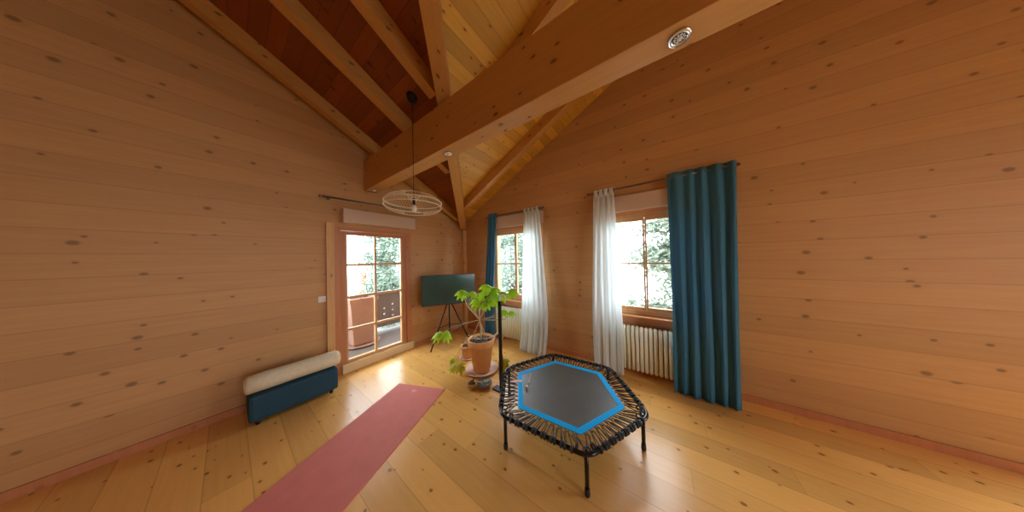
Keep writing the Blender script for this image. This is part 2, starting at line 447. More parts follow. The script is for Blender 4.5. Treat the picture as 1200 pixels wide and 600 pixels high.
# ---- windows on the window wall
def window(name, cx):
    w = sname(name, (cx, 0, 0))
    H = WH
    fr = MB()
    for x0, x1 in ((-H, -H + 0.045), (H - 0.045, H)): fr.box(x0, x1, 0.0, 0.09, WZ0, WZ1)
    fr.box(-H + 0.045, H - 0.045, 0.0, 0.09, WZ1 - 0.04, WZ1); fr.box(-H + 0.045, H - 0.045, 0.0, 0.09, WZ0, WZ0 + 0.045)
    fr.build('frame', M['sash'], w)
    cs = MB()
    for x0, x1 in ((-H - 0.07, -H), (H, H + 0.07)): cs.box(x0, x1, -0.018, -0.0005, WZ0 - 0.02, WZ1 + 0.05)
    cs.box(-H, H, -0.018, -0.0005, WZ1, WZ1 + 0.05)
    cs.build('casing', M['sill'], w)
    for sgn in (-1, 1):
        a, b = (0.002, H - 0.047) if sgn > 0 else (-H + 0.047, -0.002)
        z0, z1 = WZ0 + 0.047, WZ1 - 0.042
        sa = MB()
        t = 0.020
        sa.box(a, a + t, 0.012, 0.055, z0, z1); sa.box(b - t, b, 0.012, 0.055, z0, z1)
        sa.box(a + t, b - t, 0.012, 0.055, z0, z0 + 0.045); sa.box(a + t, b - t, 0.012, 0.055, z1 - 0.045, z1)
        sa.box(a + t, b - t, 0.02, 0.05, 1.475, 1.50)
        s_ = sa.build('sash', M['sash'], w)
        MB().box(a + t, b - t, 0.032, 0.036, z0 + 0.045, z1 - 0.045).build('pane', M['glass'], s_)
    MB().box(-H - 0.09, H + 0.09, -0.085, -0.0005, WZ0 - 0.045, WZ0 - 0.02).build('sill', M['sill'], w, bevel=0.004)
    MB().box(-H - 0.06, H + 0.06, -0.02, -0.0005, WZ0 - 0.13, WZ0 - 0.046).build('apron', M['sill'], w)
window('window_1', WX[1]); window('window_2', WX[0])
for cx, lab in ((WX[1], 'pale flat roller blind box over the right-hand window'), (WX[0], 'pale flat roller blind box over the corner window')):
    o = MB().box(-0.62, 0.62, -0.075, -0.001, 2.215, 2.43).build('roller_blind_box', M['blindbox'], loc=(cx, 0, 0), bevel=0.005)
    tag(o, lab, 'blind box')

# unseen big openings, added to bring in more daylight, with their own frames
def added_window(name, axis, a, b, z0, z1, pos, n):
    w = sname(name)
    fr = MB()
    def bx(u0, u1, q0, q1, d0, d1):
        if axis == 'x': fr.box(d0, d1, -u1, -u0, q0, q1)
        else: fr.box(u0, u1, d0, d1, q0, q1)
    d0, d1 = pos
    bx(a, b, z0, z0 + 0.07, d0, d1); bx(a, b, z1 - 0.07, z1, d0, d1)
    for i in range(n + 1):
        c = a + (b - a) * i / n
        bx(max(a, c - 0.04), min(b, c + 0.04), z0 + 0.07, z1 - 0.07, d0, d1)
    fr.build('frame', M['sash'], w)
    gm = (d0 + d1) / 2; g_ = MB()
    if axis == 'x': g_.box(gm - 0.003, gm + 0.003, -b, -a, z0, z1)
    else: g_.box(a, b, gm - 0.003, gm + 0.003, z0, z1)
    g_.build('pane', M['glass'], w)
added_window('added_window_3', 'x', 2.1, 3.7, 0.75, 2.45, (XE + 0.05, XE + 0.12), 2)
added_window('added_window_4', 'y', 6.1, 7.9, 0.08, 2.35, (0.05, 0.12), 2)

# ---- balcony door
d = sname('door_1', (0, 0, 0))
fr = MB()
fr.box(-0.09, 0.012, -DY0 - 0.085, -DY0, 0.0, DZ); fr.box(-0.09, 0.012, -DY1, -DY1 + 0.075, 0.0, DZ)
fr.box(-0.09, 0.012, -DY1 + 0.075, -DY0 - 0.085, DZ - 0.045, DZ)
fr.build('frame', M['jamb'], d)
cs = MB(); cs.box(0.0005, 0.03, -DY1 - 0.085, -DY1 - 0.002, 0.0, DZ + 0.05)
cs.build('casing', M['post'], d)
ya, yb = -2.300, -1.38
lf = MB()
lf.box(-0.05, 0.0, ya, ya + 0.054, 0.13, 2.05, mi=1); lf.box(-0.05, 0.0, yb - 0.06, yb, 0.13, 2.05, mi=1)
lf.box(-0.047, -0.003, ya + 0.054, ya + 0.072, 0.165, 1.995); lf.box(-0.047, -0.003, yb - 0.085, yb - 0.06, 0.165, 1.995)
lf.box(-0.05, 0.0, ya + 0.054, yb - 0.06, 1.995, 2.05, mi=1); lf.box(-0.05, 0.0, ya + 0.054, yb - 0.06, 0.13, 0.165)
lf.box(-0.045, -0.002, -1.877, -1.847, 0.165, 1.995)
for z in (1.55, 1.074, 0.601):
    lf.box(-0.043, -0.004, ya + 0.072, -1.877, z - 0.017, z + 0.017); lf.box(-0.043, -0.004, -1.847, yb - 0.085, z - 0.017, z + 0.017)
leaf = lf.build('door_leaf', [M['sash'], M['jamb']], d)
MB().box(-0.027, -0.022, ya + 0.072, yb - 0.085, 0.165, 1.995).build('pane', M['glass'], leaf)
MB().box(-0.09, 0.045, -2.31, -1.28, 0.0, 0.125).build('threshold', M['thresh'], d, bevel=0.004)

# ------------------------------------------------------------------ roof timbers
BY0, BY1, BZ0, BZ1 = -2.008, -1.835, 2.70, 3.16
mb = MB().box(-0.0, XE, BY0, BY1, BZ0, BZ1)
o = mb.build('ceiling_beam', M['beam_x'], bevel=0.006)
tag(o, 'massive horizontal pine beam crossing the room, with spotlights in its underside', 'beam')

RW, RD = 0.11, 0.15
# valley rafter down to the corner
o = MB().bar((0.06, -0.06, Z0 + 0.06 * K - 0.003), (RIDGE, -RIDGE, Z0 + RIDGE * K - 0.003), 0.135, 0.20).build('valley_rafter', M['beam_d'], bevel=0.004)
tag(o, 'diagonal valley rafter rising from the room corner, passing over the big beam', 'rafter')
# rafters running along y (roof slope over the balcony-door wall)
where_p = {0.17: 'sloping rafter hugging the balcony-door wall, lowest on the left',
           1.12: 'sloping rafter just left of the pendant lamp canopy',
           1.84: 'sloping rafter between the pendant lamp canopy and the valley rafter'}
for x in (0.17, 1.12, 1.84):
    c = 0.09
    z = lambda y: Z0 - K * y - 0.003
    a = (x, -x - c, z(-x - c)); b = (x, -RIDGE, z(-RIDGE))
    o = MB().bar(a, b, RW, RD).build('rafter', M['beam_y'], bevel=0.003)
    tag(o, where_p[x], 'rafter', 'rafters over the balcony-door wall')
for x, lab in ((2.62, 'sloping rafter above the big beam, nearest the photographer on the dark slope'),
               (3.4, 'short rafter on the dark slope right under the roof ridge')):
    o = MB().bar((x, -x - 0.09, Z0 + K * (x + 0.09) - 0.003), (x, -RIDGE, Z0 + K * RIDGE - 0.003), RW, RD).build('rafter', M['beam_y'], bevel=0.003)
    tag(o, lab, 'rafter', 'rafters over the balcony-door wall')
where_q = {-0.5: 'sloping rafter nearest the window wall, rising from the corner post to the upper right',
           -1.52: 'sloping rafter seen above the big beam on the yellow boards',
           -2.5: 'sloping rafter on the bright boards, second above the big beam',
           -3.4: 'short rafter on the bright boards right under the roof ridge'}
for y in (-0.5, -1.52, -2.5, -3.4):
    a = (-y + 0.09, y, Z0 + K * (-y + 0.09) - 0.003); b = (RIDGE, y, Z0 + K * RIDGE - 0.003)
    o = MB().bar(a, b, RW, RD).build('rafter', M['beam_x'], bevel=0.003)
    tag(o, where_q[y], 'rafter', 'rafters over the window wall')

# spotlights set into the beam underside
def spotlight(x, r, label):
    t = thing('recessed_spotlight', label, 'spotlight', (x, (BY0 + BY1) / 2, BZ0), group='spotlights in the big beam')
    ring = MB()
    ring.lathe([(r * 0.62, -0.002), (r, -0.002), (r, -0.008), (r * 0.9, -0.014), (r * 0.62, -0.010), (r * 0.62, -0.002)], seg=28)
    ring.build('trim_ring', M['chrome'], t)
    inner = MB().lathe([(0.0, -0.001), (r * 0.62, -0.001), (r * 0.60, -0.006), (0.0, -0.004)], seg=24)
    inner.build('housing', M['black'], t)
    pet = MB()
    for k in range(10):
        a = 2 * PI * k / 10
        pet.sphere((r * 0.42 * math.cos(a), r * 0.42 * math.sin(a), -0.008), r * 0.12, 8, 5, sz=0.5)
    pet.build('reflector', M['chrome'], t)
    MB().sphere((0, 0, -0.009), r * 0.26, 12, 8, sz=0.5).build('bulb', M['white'], t)
spotlight(3.82, 0.048, 'round chrome spotlight in the beam underside at the top right of the photo')
spotlight(1.97, 0.04, 'round chrome spotlight in the beam underside, above the valley rafter foot')
spotlight(0.16, 0.04, 'small dark spotlight at the far end of the beam, beside the pendant cage')

# ------------------------------------------------------------------ curtain rods
def rod(name, a, b, label, cat='curtain rod', wallv=(0, 1, 0)):
    a, b = Vector(a), Vector(b); mid = (a + b) / 2
    t = thing(name, label, cat, a, group='curtain rods')
    MB().tube([Vector(), b - a], 0.011, 10).build('pole', M['rod'], t)
    dr = (b - a).normalized()
    for p, sgn in ((Vector(), -1), (b - a, 1)):
        MB().sphere(p + dr * sgn * 0.016, 0.018, 10, 8).build('finial', M['rod'], t)
    wv = Vector(wallv)
    for q in (0.06, 0.94):
        p = (b - a) * q
        dist = 0.098 if abs(wv.y) else 0.098
        br = MB(); br.tube([p, p + wv * dist], 0.007, 8); br.tube([p + wv * (dist - 0.006), p + wv * dist], 0.022, 12)
        br.build('bracket', M['rod'], t)
    return t
rod('curtain_rod', (2.90, -0.1, 2.53), (4.42, -0.1, 2.545), 'dark metal curtain rod over the right-hand window')
rod('curtain_rod', (0.84, -0.1, 2.455), (2.12, -0.1, 2.465), 'dark metal curtain rod over the window nearest the corner')
rod('curtain_rod', (0.1, -2.52, 2.48), (0.1, -1.10, 2.515), 'thin curtain rod above the balcony door', wallv=(-1, 0, 0))
o = MB().box(0.001, 0.12, -2.30, -1.25, 2.16, 2.36).build('roller_blind_box', M['blindbox'], bevel=0.006)
tag(o, 'pale flat roller blind box over the balcony door', 'blind box')

# ------------------------------------------------------------------ curtains
def curtain(name, top, bot, z0, z1, folds, amp0, amp1, mat, label, group, ytop=-0.1, ybot=-0.14, tabs=0, seed=0, waist=None, flare=None):
    """hanging cloth: top = (x0,x1) at the rod, bot = (x0,x1) at the hem"""
    rnd = random.Random(seed)
    ph = [rnd.uniform(0, 6.28) for _ in range(4)]
    t_ = thing(name, label, 'curtain', ((top[0] + top[1]) / 2, ytop, z1), group=group)
    ox = (top[0] + top[1]) / 2
    ns, nt_ = folds * 10, 40
    mb = MB(); b = len(mb.v)
    for j in range(nt_ + 1):
        q = j / nt_
        e = min(1.0, q / 0.72)
        xa = top[0] * (1 - e) + bot[0] * e; xb = top[1] * (1 - e) + bot[1] * e
        if waist:
            wv = math.sin(PI * min(1, q * 1.1)) * waist
            xa += wv; xb -= wv
        yy = ytop * (1 - e) + ybot * e
        if flare and q > 0.8: yy -= flare * ((q - 0.8) / 0.2) ** 2
        z = z1 + (z0 - z1) * q
        amp = amp0 * (1 - q) + amp1 * q
        for i in range(ns + 1):
            s = i / ns
            s2 = s + 0.018 * math.sin(6.3 * s * 1.7 + ph[0] + 2.2 * q) + 0.006 * math.sin(9 * q + ph[1])
            w = math.sin(2 * PI * folds * s2 + 0.5 * math.sin(3 * q + ph[2]))
            w += 0.35 * math.sin(2 * PI * folds * 2.3 * s + ph[3] + q * 1.5) * q
            env = 1 + 0.25 * math.sin(5 * s + ph[1] + q * 2)
            x = xa + (xb - xa) * s + 0.010 * math.sin(2 * PI * folds * 2 * s2) * q
            mb.v.append(Vector((x - ox, yy - ytop + amp * w * env, z - z1 + (0.006 * math.sin(2 * PI * folds * s + 1) if j == nt_ else 0))))
    for j in range(nt_):
        for i in range(ns):
            p = b + j * (ns + 1) + i
            mb.face([p, p + 1, p + ns + 2, p + ns + 1], True)
    o = mb.build('cloth', mat, t_)
    so = o.modifiers.new('thickness', 'SOLIDIFY'); so.thickness = 0.004; so.offset = 0
    if tabs:
        for i in range(tabs):
            s = (i + 0.5) / tabs
            x = top[0] + (top[1] - top[0]) * s - ox
            zr = z1 - 0.0
            tb = MB(); pts = []
            rr = 0.02
            prof = [(-rr, -0.03)] + [(rr * math.cos(a), 0.055 + rr * math.sin(a)) for a in [PI - k * PI / 8 for k in range(9)]] + [(rr, -0.03)]
            w = 0.024
            for (yy, zz) in prof:
                tb.v.append(Vector((x - w, yy, zz))); tb.v.append(Vector((x + w, yy, zz)))
            for k in range(len(prof) - 1): tb.face([2 * k, 2 * k + 1, 2 * k + 3, 2 * k + 2], True)
            ob = tb.build('tab', mat, t_)
            so = ob.modifiers.new('thickness', 'SOLIDIFY'); so.thickness = 0.003; so.offset = 0
    return t_
GT, GW = 'teal curtains at the windows', 'white tab-top curtains'
curtain('teal_curtain', (3.83, 4.42), (3.84, 4.36), 0.01, 2.595, 5, 0.018, 0.026, M['teal'], 'long teal curtain at the right edge of the photo', GT, ybot=-0.26, seed=3)
curtain('teal_curtain', (0.86, 1.09), (0.82, 1.06), 0.01, 2.52, 3, 0.018, 0.024, M['teal'], 'narrow dark teal curtain beside the corner, behind the potted plant', GT, ybot=-0.2, seed=4)
curtain('white_curtain', (2.965, 3.235), (2.94, 3.32), 0.012, 2.49, 4, 0.013, 0.020, M['white_fab'], 'white curtain left of the right-hand window, hanging straight down', GW, ybot=-0.21, tabs=4, seed=5)
curtain('white_curtain', (1.735, 2.055), (1.75, 2.24), 0.012, 2.42, 5, 0.013, 0.024, M['white_fab'], 'white curtain by the corner window, hem spreading out onto the floor', GW, ybot=-0.24, tabs=4, seed=9, flare=0.10)

# ------------------------------------------------------------------ radiators
def radiator(x0, n, label):
    pitch = 0.05; y0, y1 = -0.155, -0.045; z0, z1 = 0.075, 0.655
    t = thing('radiator', label, 'radiator', (x0, 0, 0), group='cream column radiators')
    proto = None
    for i in range(n):
        if proto is None:
            s = MB(); x = 0
            for y in (y0 + 0.015, y1 - 0.015):
                s.tube([(0, y, z0 + 0.02), (0, y, z1 - 0.02)], 0.0200, 12)
            for zz, sg in ((z1 - 0.022, 1), (z0 + 0.022, -1)):
                s.sphere((0, (y0 + y1) / 2, zz), 0.024, 12, 8, sx=0.98, sy=2.45, sz=1.0)
            proto = s.build('section', M['rad'], t)
        else:
            c = proto.copy(); COL.objects.link(c); c.parent = t; c.location.x = i * pitch
    e_ = (n - 1) * pitch
    MB().tube([(e_ + 0.02, -0.1, 0.1), (e_ + 0.07, -0.1, 0.1), (e_ + 0.07, -0.1, 0.001)], 0.010, 10).build('pipe', M['rad'], t)
    MB().tube([(-0.02, -0.1, 0.1), (-0.05, -0.1, 0.1), (-0.05, -0.1, 0.001)], 0.010, 10).build('pipe', M['rad'], t)
    for x in (pitch * 2, pitch * (n - 3)):
        MB().box(x - 0.01, x + 0.01, y0 + 0.02, y1 - 0.02, 0.001, z0 + 0.03).build('foot', M['rad'], t)
radiator(3.12, 20, 'cream column radiator under the right-hand window, between white and teal curtains')
radiator(1.08, 18, 'cream column radiator under the corner window, half hidden by the plant')

# ------------------------------------------------------------------ trampoline
TC, TR, TROT = Vector((2.925, -1.318, 0)), 0.70, math.radians(3.5)
TZ = 0.30
t = thing('trampoline', 'hexagonal fitness trampoline with black mat and bright blue edging', 'trampoline', TC, TROT)
def hexpath(R, rc, z, nseg=6):
    """rounded hexagon; corners at k*60 degrees"""
    pts = []
    ap = rc / math.cos(PI / 6)
    for k in range(6):
        a = k * PI / 3
        c = Vector((math.cos(a), math.sin(a), 0)) * (R - ap)
        for i in range(nseg + 1):
            b_ = a - PI / 6 + (PI / 3) * i / nseg
            pts.append(c + Vector((math.cos(b_), math.sin(b_), 0)) * rc + Vector((0, 0, z)))
    return pts
MB().tube(hexpath(TR, 0.13, TZ, 8), 0.0155, 12, closed=True).build('frame', M['tube'], t)
Rm, Rb = 0.475, 0.53
hx = [(Rb * math.cos(k * PI / 3), Rb * math.sin(k * PI / 3)) for k in range(6)]
hi = [(Rm * math.cos(k * PI / 3), Rm * math.sin(k * PI / 3)) for k in range(6)]
MB().prism(hx, TZ - 0.006, TZ - 0.002).build('jumping_mat', M['mesh'], t)
bd = MB()
for k in range(6):
    j = (k + 1) % 6
    bd.hexa([(hi[k][0], hi[k][1], TZ - 0.002), (hx[k][0], hx[k][1], TZ - 0.002), (hx[j][0], hx[j][1], TZ - 0.002), (hi[j][0], hi[j][1], TZ - 0.002),
             (hi[k][0], hi[k][1], TZ + 0.001), (hx[k][0], hx[k][1], TZ + 0.001), (hx[j][0], hx[j][1], TZ + 0.001), (hi[j][0], hi[j][1], TZ + 0.001)])
bd.build('blue_edging', M['blue'], t)
RL = TR - 0.045
for k in range(6):
    a = k * PI / 3
    c = Vector((RL * math.cos(a), RL * math.sin(a), 0))
    lg = MB().tube([c + Vector((0, 0, TZ - 0.005)), c + Vector((0, 0, 0.045))], 0.0145, 14).build('leg', M['tube'], t)
    MB().lathe([(0.0, 0.0), (0.014, 0.0), (0.0175, 0.008), (0.0185, 0.03), (0.0165, 0.052), (0.0, 0.052)], c, 14).build('rubber_foot', M['rubber'], lg)
# bungee loops: each a V of two strands from a tab at the mat edge, wrapped round the tube
apF = (TR) * math.cos(PI / 6) - 0.0
apM = Rb * math.cos(PI / 6)
side = TR - 2 * 0.13 * math.tan(PI / 6)
NL = 9
for k in range(6):
    a = k * PI / 3 + PI / 6
    nrm = Vector((math.cos(a), math.sin(a), 0)); tg = Vector((-math.sin(a), math.cos(a), 0))
    for i in range(NL):
        q = (i + 0.5) / NL - 0.5
        xm = q * Rb * 0.94; xf = q * 0.655
        corner = abs(q) > 0.42
        lp = MB()
        zt = TZ - 0.003
        for s in (-1, 1):
            f0 = xf + s * 0.018
            rr = 0.0155 + 0.005
            d_in = apF - (0.035 if corner and abs(f0) > 0.27 else 0.0)
            if abs(f0) > 0.275: d_in = apF - 0.013 - (abs(f0) - 0.275) * 0.5
            start = nrm * (apM + 0.010) + tg * (xm + s * 0.012) + Vector((0, 0, zt))
            pts = [start]
            for w_ in range(9):
                th = PI * 0.62 - w_ * (PI * 1.55) / 8 + 0.0
                # wrap over the tube top and under
                pts.append(nrm * (d_in + rr * -math.cos(PI - th) * 1.0) + tg * (f0 + s * 0.0008 * w_) + Vector((0, 0, TZ + rr * math.sin(th))))
            pts.append(nrm * (apM + 0.03) + tg * (xm + s * 0.018) + Vector((0, 0, zt - 0.006)))
            lp.tube(pts, 0.0038, 6)
            co = [nrm * (d_in + 0.0205 * math.cos(th_)) + tg * (f0 + s * 0.003 * th_ / 2) + Vector((0, 0, TZ + 0.0205 * math.sin(th_))) for th_ in [k_ * PI / 6 for k_ in range(22)]]
            lp.tube(co, 0.0042, 6)
        lp.build('bungee_cord', M['cord'], t)
        tbm = MB()
        c0 = nrm * (apM - 0.012) + tg * xm; c1 = nrm * (apM + 0.026) + tg * xm
        w = tg * 0.011
        tbm.hexa([c0 - w + Vector((0, 0, TZ - 0.010)), c1 - w * 0.5 + Vector((0, 0, TZ - 0.010)), c1 + w * 0.5 + Vector((0, 0, TZ - 0.010)), c0 + w + Vector((0, 0, TZ - 0.010)),
                  c0 - w + Vector((0, 0, TZ - 0.0065)), c1 - w * 0.5 + Vector((0, 0, TZ + 0.003)), c1 + w * 0.5 + Vector((0, 0, TZ + 0.003)), c0 + w + Vector((0, 0, TZ - 0.0065))])
        tbm.build('tab', M['tab'], t)

# small things lying on the trampoline
MZ = TZ - 0.0015
o = MB().box(-0.05, 0.05, -0.016, 0.016, 0.0, 0.004).build('paper_tag', M['pink'], loc=(2.475, -1.49, TZ + 0.0015)); o.rotation_euler.z = 0.6
tag(o, 'small pinkish tag lying across the blue edging of the trampoline', 'tag')
t2 = thing('thin_cord', 'thin pale cord with a white end lying on the trampoline mat', 'cord', (2.57, -1.42, MZ))
MB().tube([(-0.06, 0.14, 0.003), (-0.03, 0.10, 0.003), (-0.012, 0.05, 0.003), (0.005, 0.01, 0.003), (0.02, -0.02, 0.003)], 0.0022, 6).build('cord', M['stem'], t2)
MB().sphere((0.028, -0.03, 0.008), 0.008, 10, 6, sx=1.4).build('white_end', M['white'], t2)
t2 = thing('bead', 'small white and reddish bead on the trampoline mat', 'bead', (2.615, -1.53, MZ))
MB().sphere((0, 0, 0.011), 0.011, 12, 8).build('red_half', M['red'], t2)
MB().sphere((0.002, 0.004, 0.020), 0.011, 12, 8).build('white_half', M['white'], t2)

# ------------------------------------------------------------------ yoga mat
u = Vector((0.395, -0.919, 0)).normalized(); v = Vector((-u.y, u.x, 0))
if v.x > 0: v = -v
p0 = Vector((1.545, -1.712, 0)); ml, mw = 1.83, 0.65
ang = math.atan2(u.y, u.x)
t = thing('yoga_mat', 'long dusty-red exercise mat lying on the floorboards', 'mat', p0, ang)
# local x along the length, local y across (negative = away from p0)
sg = 1 if (Matrix.Rotation(ang, 3, 'Z') @ Vector((0, 1, 0))).dot(v) > 0 else -1
mb = MB(); nn = 24
for j, zz in enumerate((0.0, 0.006)):
    for i in range(nn + 1):
        for k in (0, 1):
            dz = 0.004 * max(0, 1 - i / 1.2) if j else 0.0
            mb.v.append(Vector((ml * i / nn, sg * mw * k, zz + dz)))
st = 2 * (nn + 1)
for i in range(nn):
    mb.face([st + 2 * i, st + 2 * i + 2, st + 2 * i + 3, st + 2 * i + 1]); mb.face([2 * i, 2 * i + 1, 2 * i + 3, 2 * i + 2])
    mb.face([2 * i, 2 * i + 2, st + 2 * i + 2, st + 2 * i]); mb.face([2 * i + 1, st + 2 * i + 1, st + 2 * i + 3, 2 * i + 3])
mb.face([0, st, st + 1, 1]); mb.face([2 * nn, 2 * nn + 1, st + 2 * nn + 1, st + 2 * nn])
mb.build('mat_body', M['mat'], t)
pr = MB()
for k in range(8):
    a = 2 * PI * k / 8
    c = Vector((0.085, sg * 0.36, 0.0068))
    e = c + Vector((math.cos(a), math.sin(a), 0)) * 0.04
    n_ = Vector((-math.sin(a), math.cos(a), 0)) * 0.010
    m_ = (c + e) / 2
    b = len(pr.v); pr.v += [c, m_ + n_, e, m_ - n_]; pr.face([b, b + 1, b + 2, b + 3])
pr.build('flower_print', M['print'], t)

# ------------------------------------------------------------------ television on its tripod
tvc = Vector((0.475, -0.80, 1.03)); tva = math.atan2(0.85, 0.53)      # direction of the screen's long side
t = thing('television', 'flat dark teal-black television standing in the room corner', 'television', tvc, tva)
w, h = 0.98, 0.56
MB().box(-w / 2, w / 2, -0.018, 0.020, -h / 2, h / 2).build('housing', M['black'], t, bevel=0.004)
MB().box(-w / 2 + 0.008, w / 2 - 0.008, -0.0205, -0.0182, -h / 2 + 0.014, h / 2 - 0.008).build('screen', M['screen'], t)
t = thing('tv_tripod', 'slim black tripod stand holding the television', 'tripod', (0.40, -0.755, 0))
ap_ = Vector((0, 0, 0.80))
MB().tube([(0, 0, 0.30), (0, 0, 1.15)], 0.013, 10).build('pole', M['black'], t)
MB().lathe([(0, 0.76), (0.035, 0.76), (0.035, 0.84), (0, 0.84)], seg=14).build('hub', M['black'], t)
nrm = Vector((math.cos(tva - PI / 2), math.sin(tva - PI / 2), 0))
mp = MB(); mp.tube([(0, 0, 1.05), nrm * 0.058 + Vector((0, 0, 1.05))], 0.014, 8)
lx = Vector((math.cos(tva), math.sin(tva), 0))
c = nrm * 0.055 + Vector((0, 0, 1.05)); 
mp.hexa([c - lx * 0.1 - Vector((0, 0, 0.1)), c + lx * 0.1 - Vector((0, 0, 0.1)), c + lx * 0.1 - Vector((0, 0, 0.1)) + nrm * 0.006, c - lx * 0.1 - Vector((0, 0, 0.1)) + nrm * 0.006,
         c - lx * 0.1 + Vector((0, 0, 0.1)), c + lx * 0.1 + Vector((0, 0, 0.1)), c + lx * 0.1 + Vector((0, 0, 0.1)) + nrm * 0.006, c - lx * 0.1 + Vector((0, 0, 0.1)) + nrm * 0.006])
mp.build('mount', M['black'], t)
for fx, fy in ((0.09, -0.465), (0.36, 0.20), (-0.30, 0.22)):
    lg = MB().tube([Vector((fx * 0.06, fy * 0.06, 0.80)), Vector((fx, fy, 0.012))], 0.012, 10).build('leg', M['black'], t)
    MB().sphere((fx, fy, 0.014), 0.0145, 10, 8).build('rubber_foot', M['rubber'], lg)
    MB().tube([(0, 0, 0.34), (fx * 0.58, fy * 0.58, 0.355)], 0.006, 8).build('brace', M['black'], t)

# ------------------------------------------------------------------ pendant lamp
LX, LY = 1.455, -2.01
zcan = zc(LX, -LY)
t = thing('pendant_lamp', 'wide flat cream wire-cage pendant lamp hanging on a long dark cord', 'lamp', (LX, LY, 0))
slope = math.atan(K)
nrmP = Vector((0, -K, -1)).normalized()
cc = Vector((0, 0, zcan)); 
can = MB()
ta = Vector((1, 0, 0)); tb_ = nrmP.cross(ta)
prof = [(0.062, 0.0), (0.060, 0.022), (0.035, 0.032), (0.0, 0.034)]
b = len(can.v)
for r, dd in prof:
    for k in range(24):
        an = 2 * PI * k / 24
        can.v.append(cc + nrmP * dd + (ta * math.cos(an) + tb_ * math.sin(an)) * r)
for i in range(3):
    for k in range(24):
        k2 = (k + 1) % 24; can.face([b + i * 24 + k, b + i * 24 + k2, b + (i + 1) * 24 + k2, b + (i + 1) * 24 + k], True)
can.build('canopy', M['black'], t)
LZ = 2.235
MB().tube([(0, 0, zcan - 0.03), (0, 0, LZ + 0.07)], 0.0035, 6).build('cord', M['rubber'], t)
MB().lathe([(0, 0.0), (0.018, 0.0), (0.02, 0.05), (0.012, 0.075), (0, 0.08)], (0, 0, LZ), 14).build('socket', M['black'], t)
MB().sphere((0, 0, LZ - 0.045), 0.034, 14, 10, sz=1.25).build('bulb', simple('bulb_glass', (0.75, 0.68, 0.55), 0.08, spec=1.0, coat=1.0), t)
cg = MB()
LR = 0.30
def ring(r, z, th): cg.tube([(r * math.cos(2 * PI * k / 48), r * math.sin(2 * PI * k / 48), z) for k in range(48)], th, 6, closed=True)
ring(LR, LZ + 0.028, 0.0052); ring(LR, LZ - 0.022, 0.0052); ring(0.10, LZ + 0.125, 0.003); ring(0.11, LZ - 0.100, 0.003); ring(0.03, LZ + 0.08, 0.003)
cg.build('shade_ring', M['cream'], t)
cw = MB()
nw = 56
for k in range(nw):
    a = 2 * PI * k / nw; ca, sa = math.cos(a), math.sin(a)
    P = [(0.10, 0.125), (0.18, 0.108), (0.26, 0.074), (LR, 0.028), (LR, -0.022), (0.27, -0.062), (0.20, -0.088), (0.11, -0.100)]
    cw.tube([(r * ca, r * sa, LZ + z) for r, z in P], 0.0010, 4)
cw.build('wire_cage', M['cream'], t)
ar = MB()
for k in range(3):
    a = 2 * PI * k / 3 + 0.4
    ar.tube([(0.018 * math.cos(a), 0.018 * math.sin(a), LZ + 0.03), (0.10 * math.cos(a), 0.10 * math.sin(a), LZ + 0.125)], 0.0035, 6)
ar.build('arm', M['cream'], t)

# ------------------------------------------------------------------ plants and pots by the window
PX, PY = 1.62, -1.14
o = MB().lathe([(0, 0.0), (0.17, 0.0), (0.225, 0.028), (0.228, 0.034), (0.218, 0.034), (0.17, 0.012), (0, 0.010)], seg=40).build('plant_saucer', M['saucer'], loc=(PX, PY, 0.0))
tag(o, 'wide pale pinkish saucer under the large terracotta pot', 'saucer')
t = thing('potted_plant', 'large terracotta pot with a lanky plant of lime green lobed leaves', 'plant', (PX, PY, 0.0105))
MB().lathe([(0, 0.0), (0.115, 0.0), (0.12, 0.01), (0.170, 0.36), (0.184, 0.36), (0.190, 0.37), (0.194, 0.445), (0.188, 0.45), (0.176, 0.448), (0.17, 0.40), (0.0, 0.40)], seg=44).build('pot', M['terra'], t)
sl = MB(); sl.lathe([(0, 0.425), (0.08, 0.428), (0.14, 0.42), (0.173, 0.415), (0.171, 0.402), (0, 0.402)], seg=28)
for i in range(70):
    a, r = random.uniform(0, 2 * PI), 0.16 * math.sqrt(random.random())
    sl.sphere((r * math.cos(a), r * math.sin(a), 0.427), random.uniform(0.006, 0.013), 6, 4)
sl.build('soil', M['soil'], t)

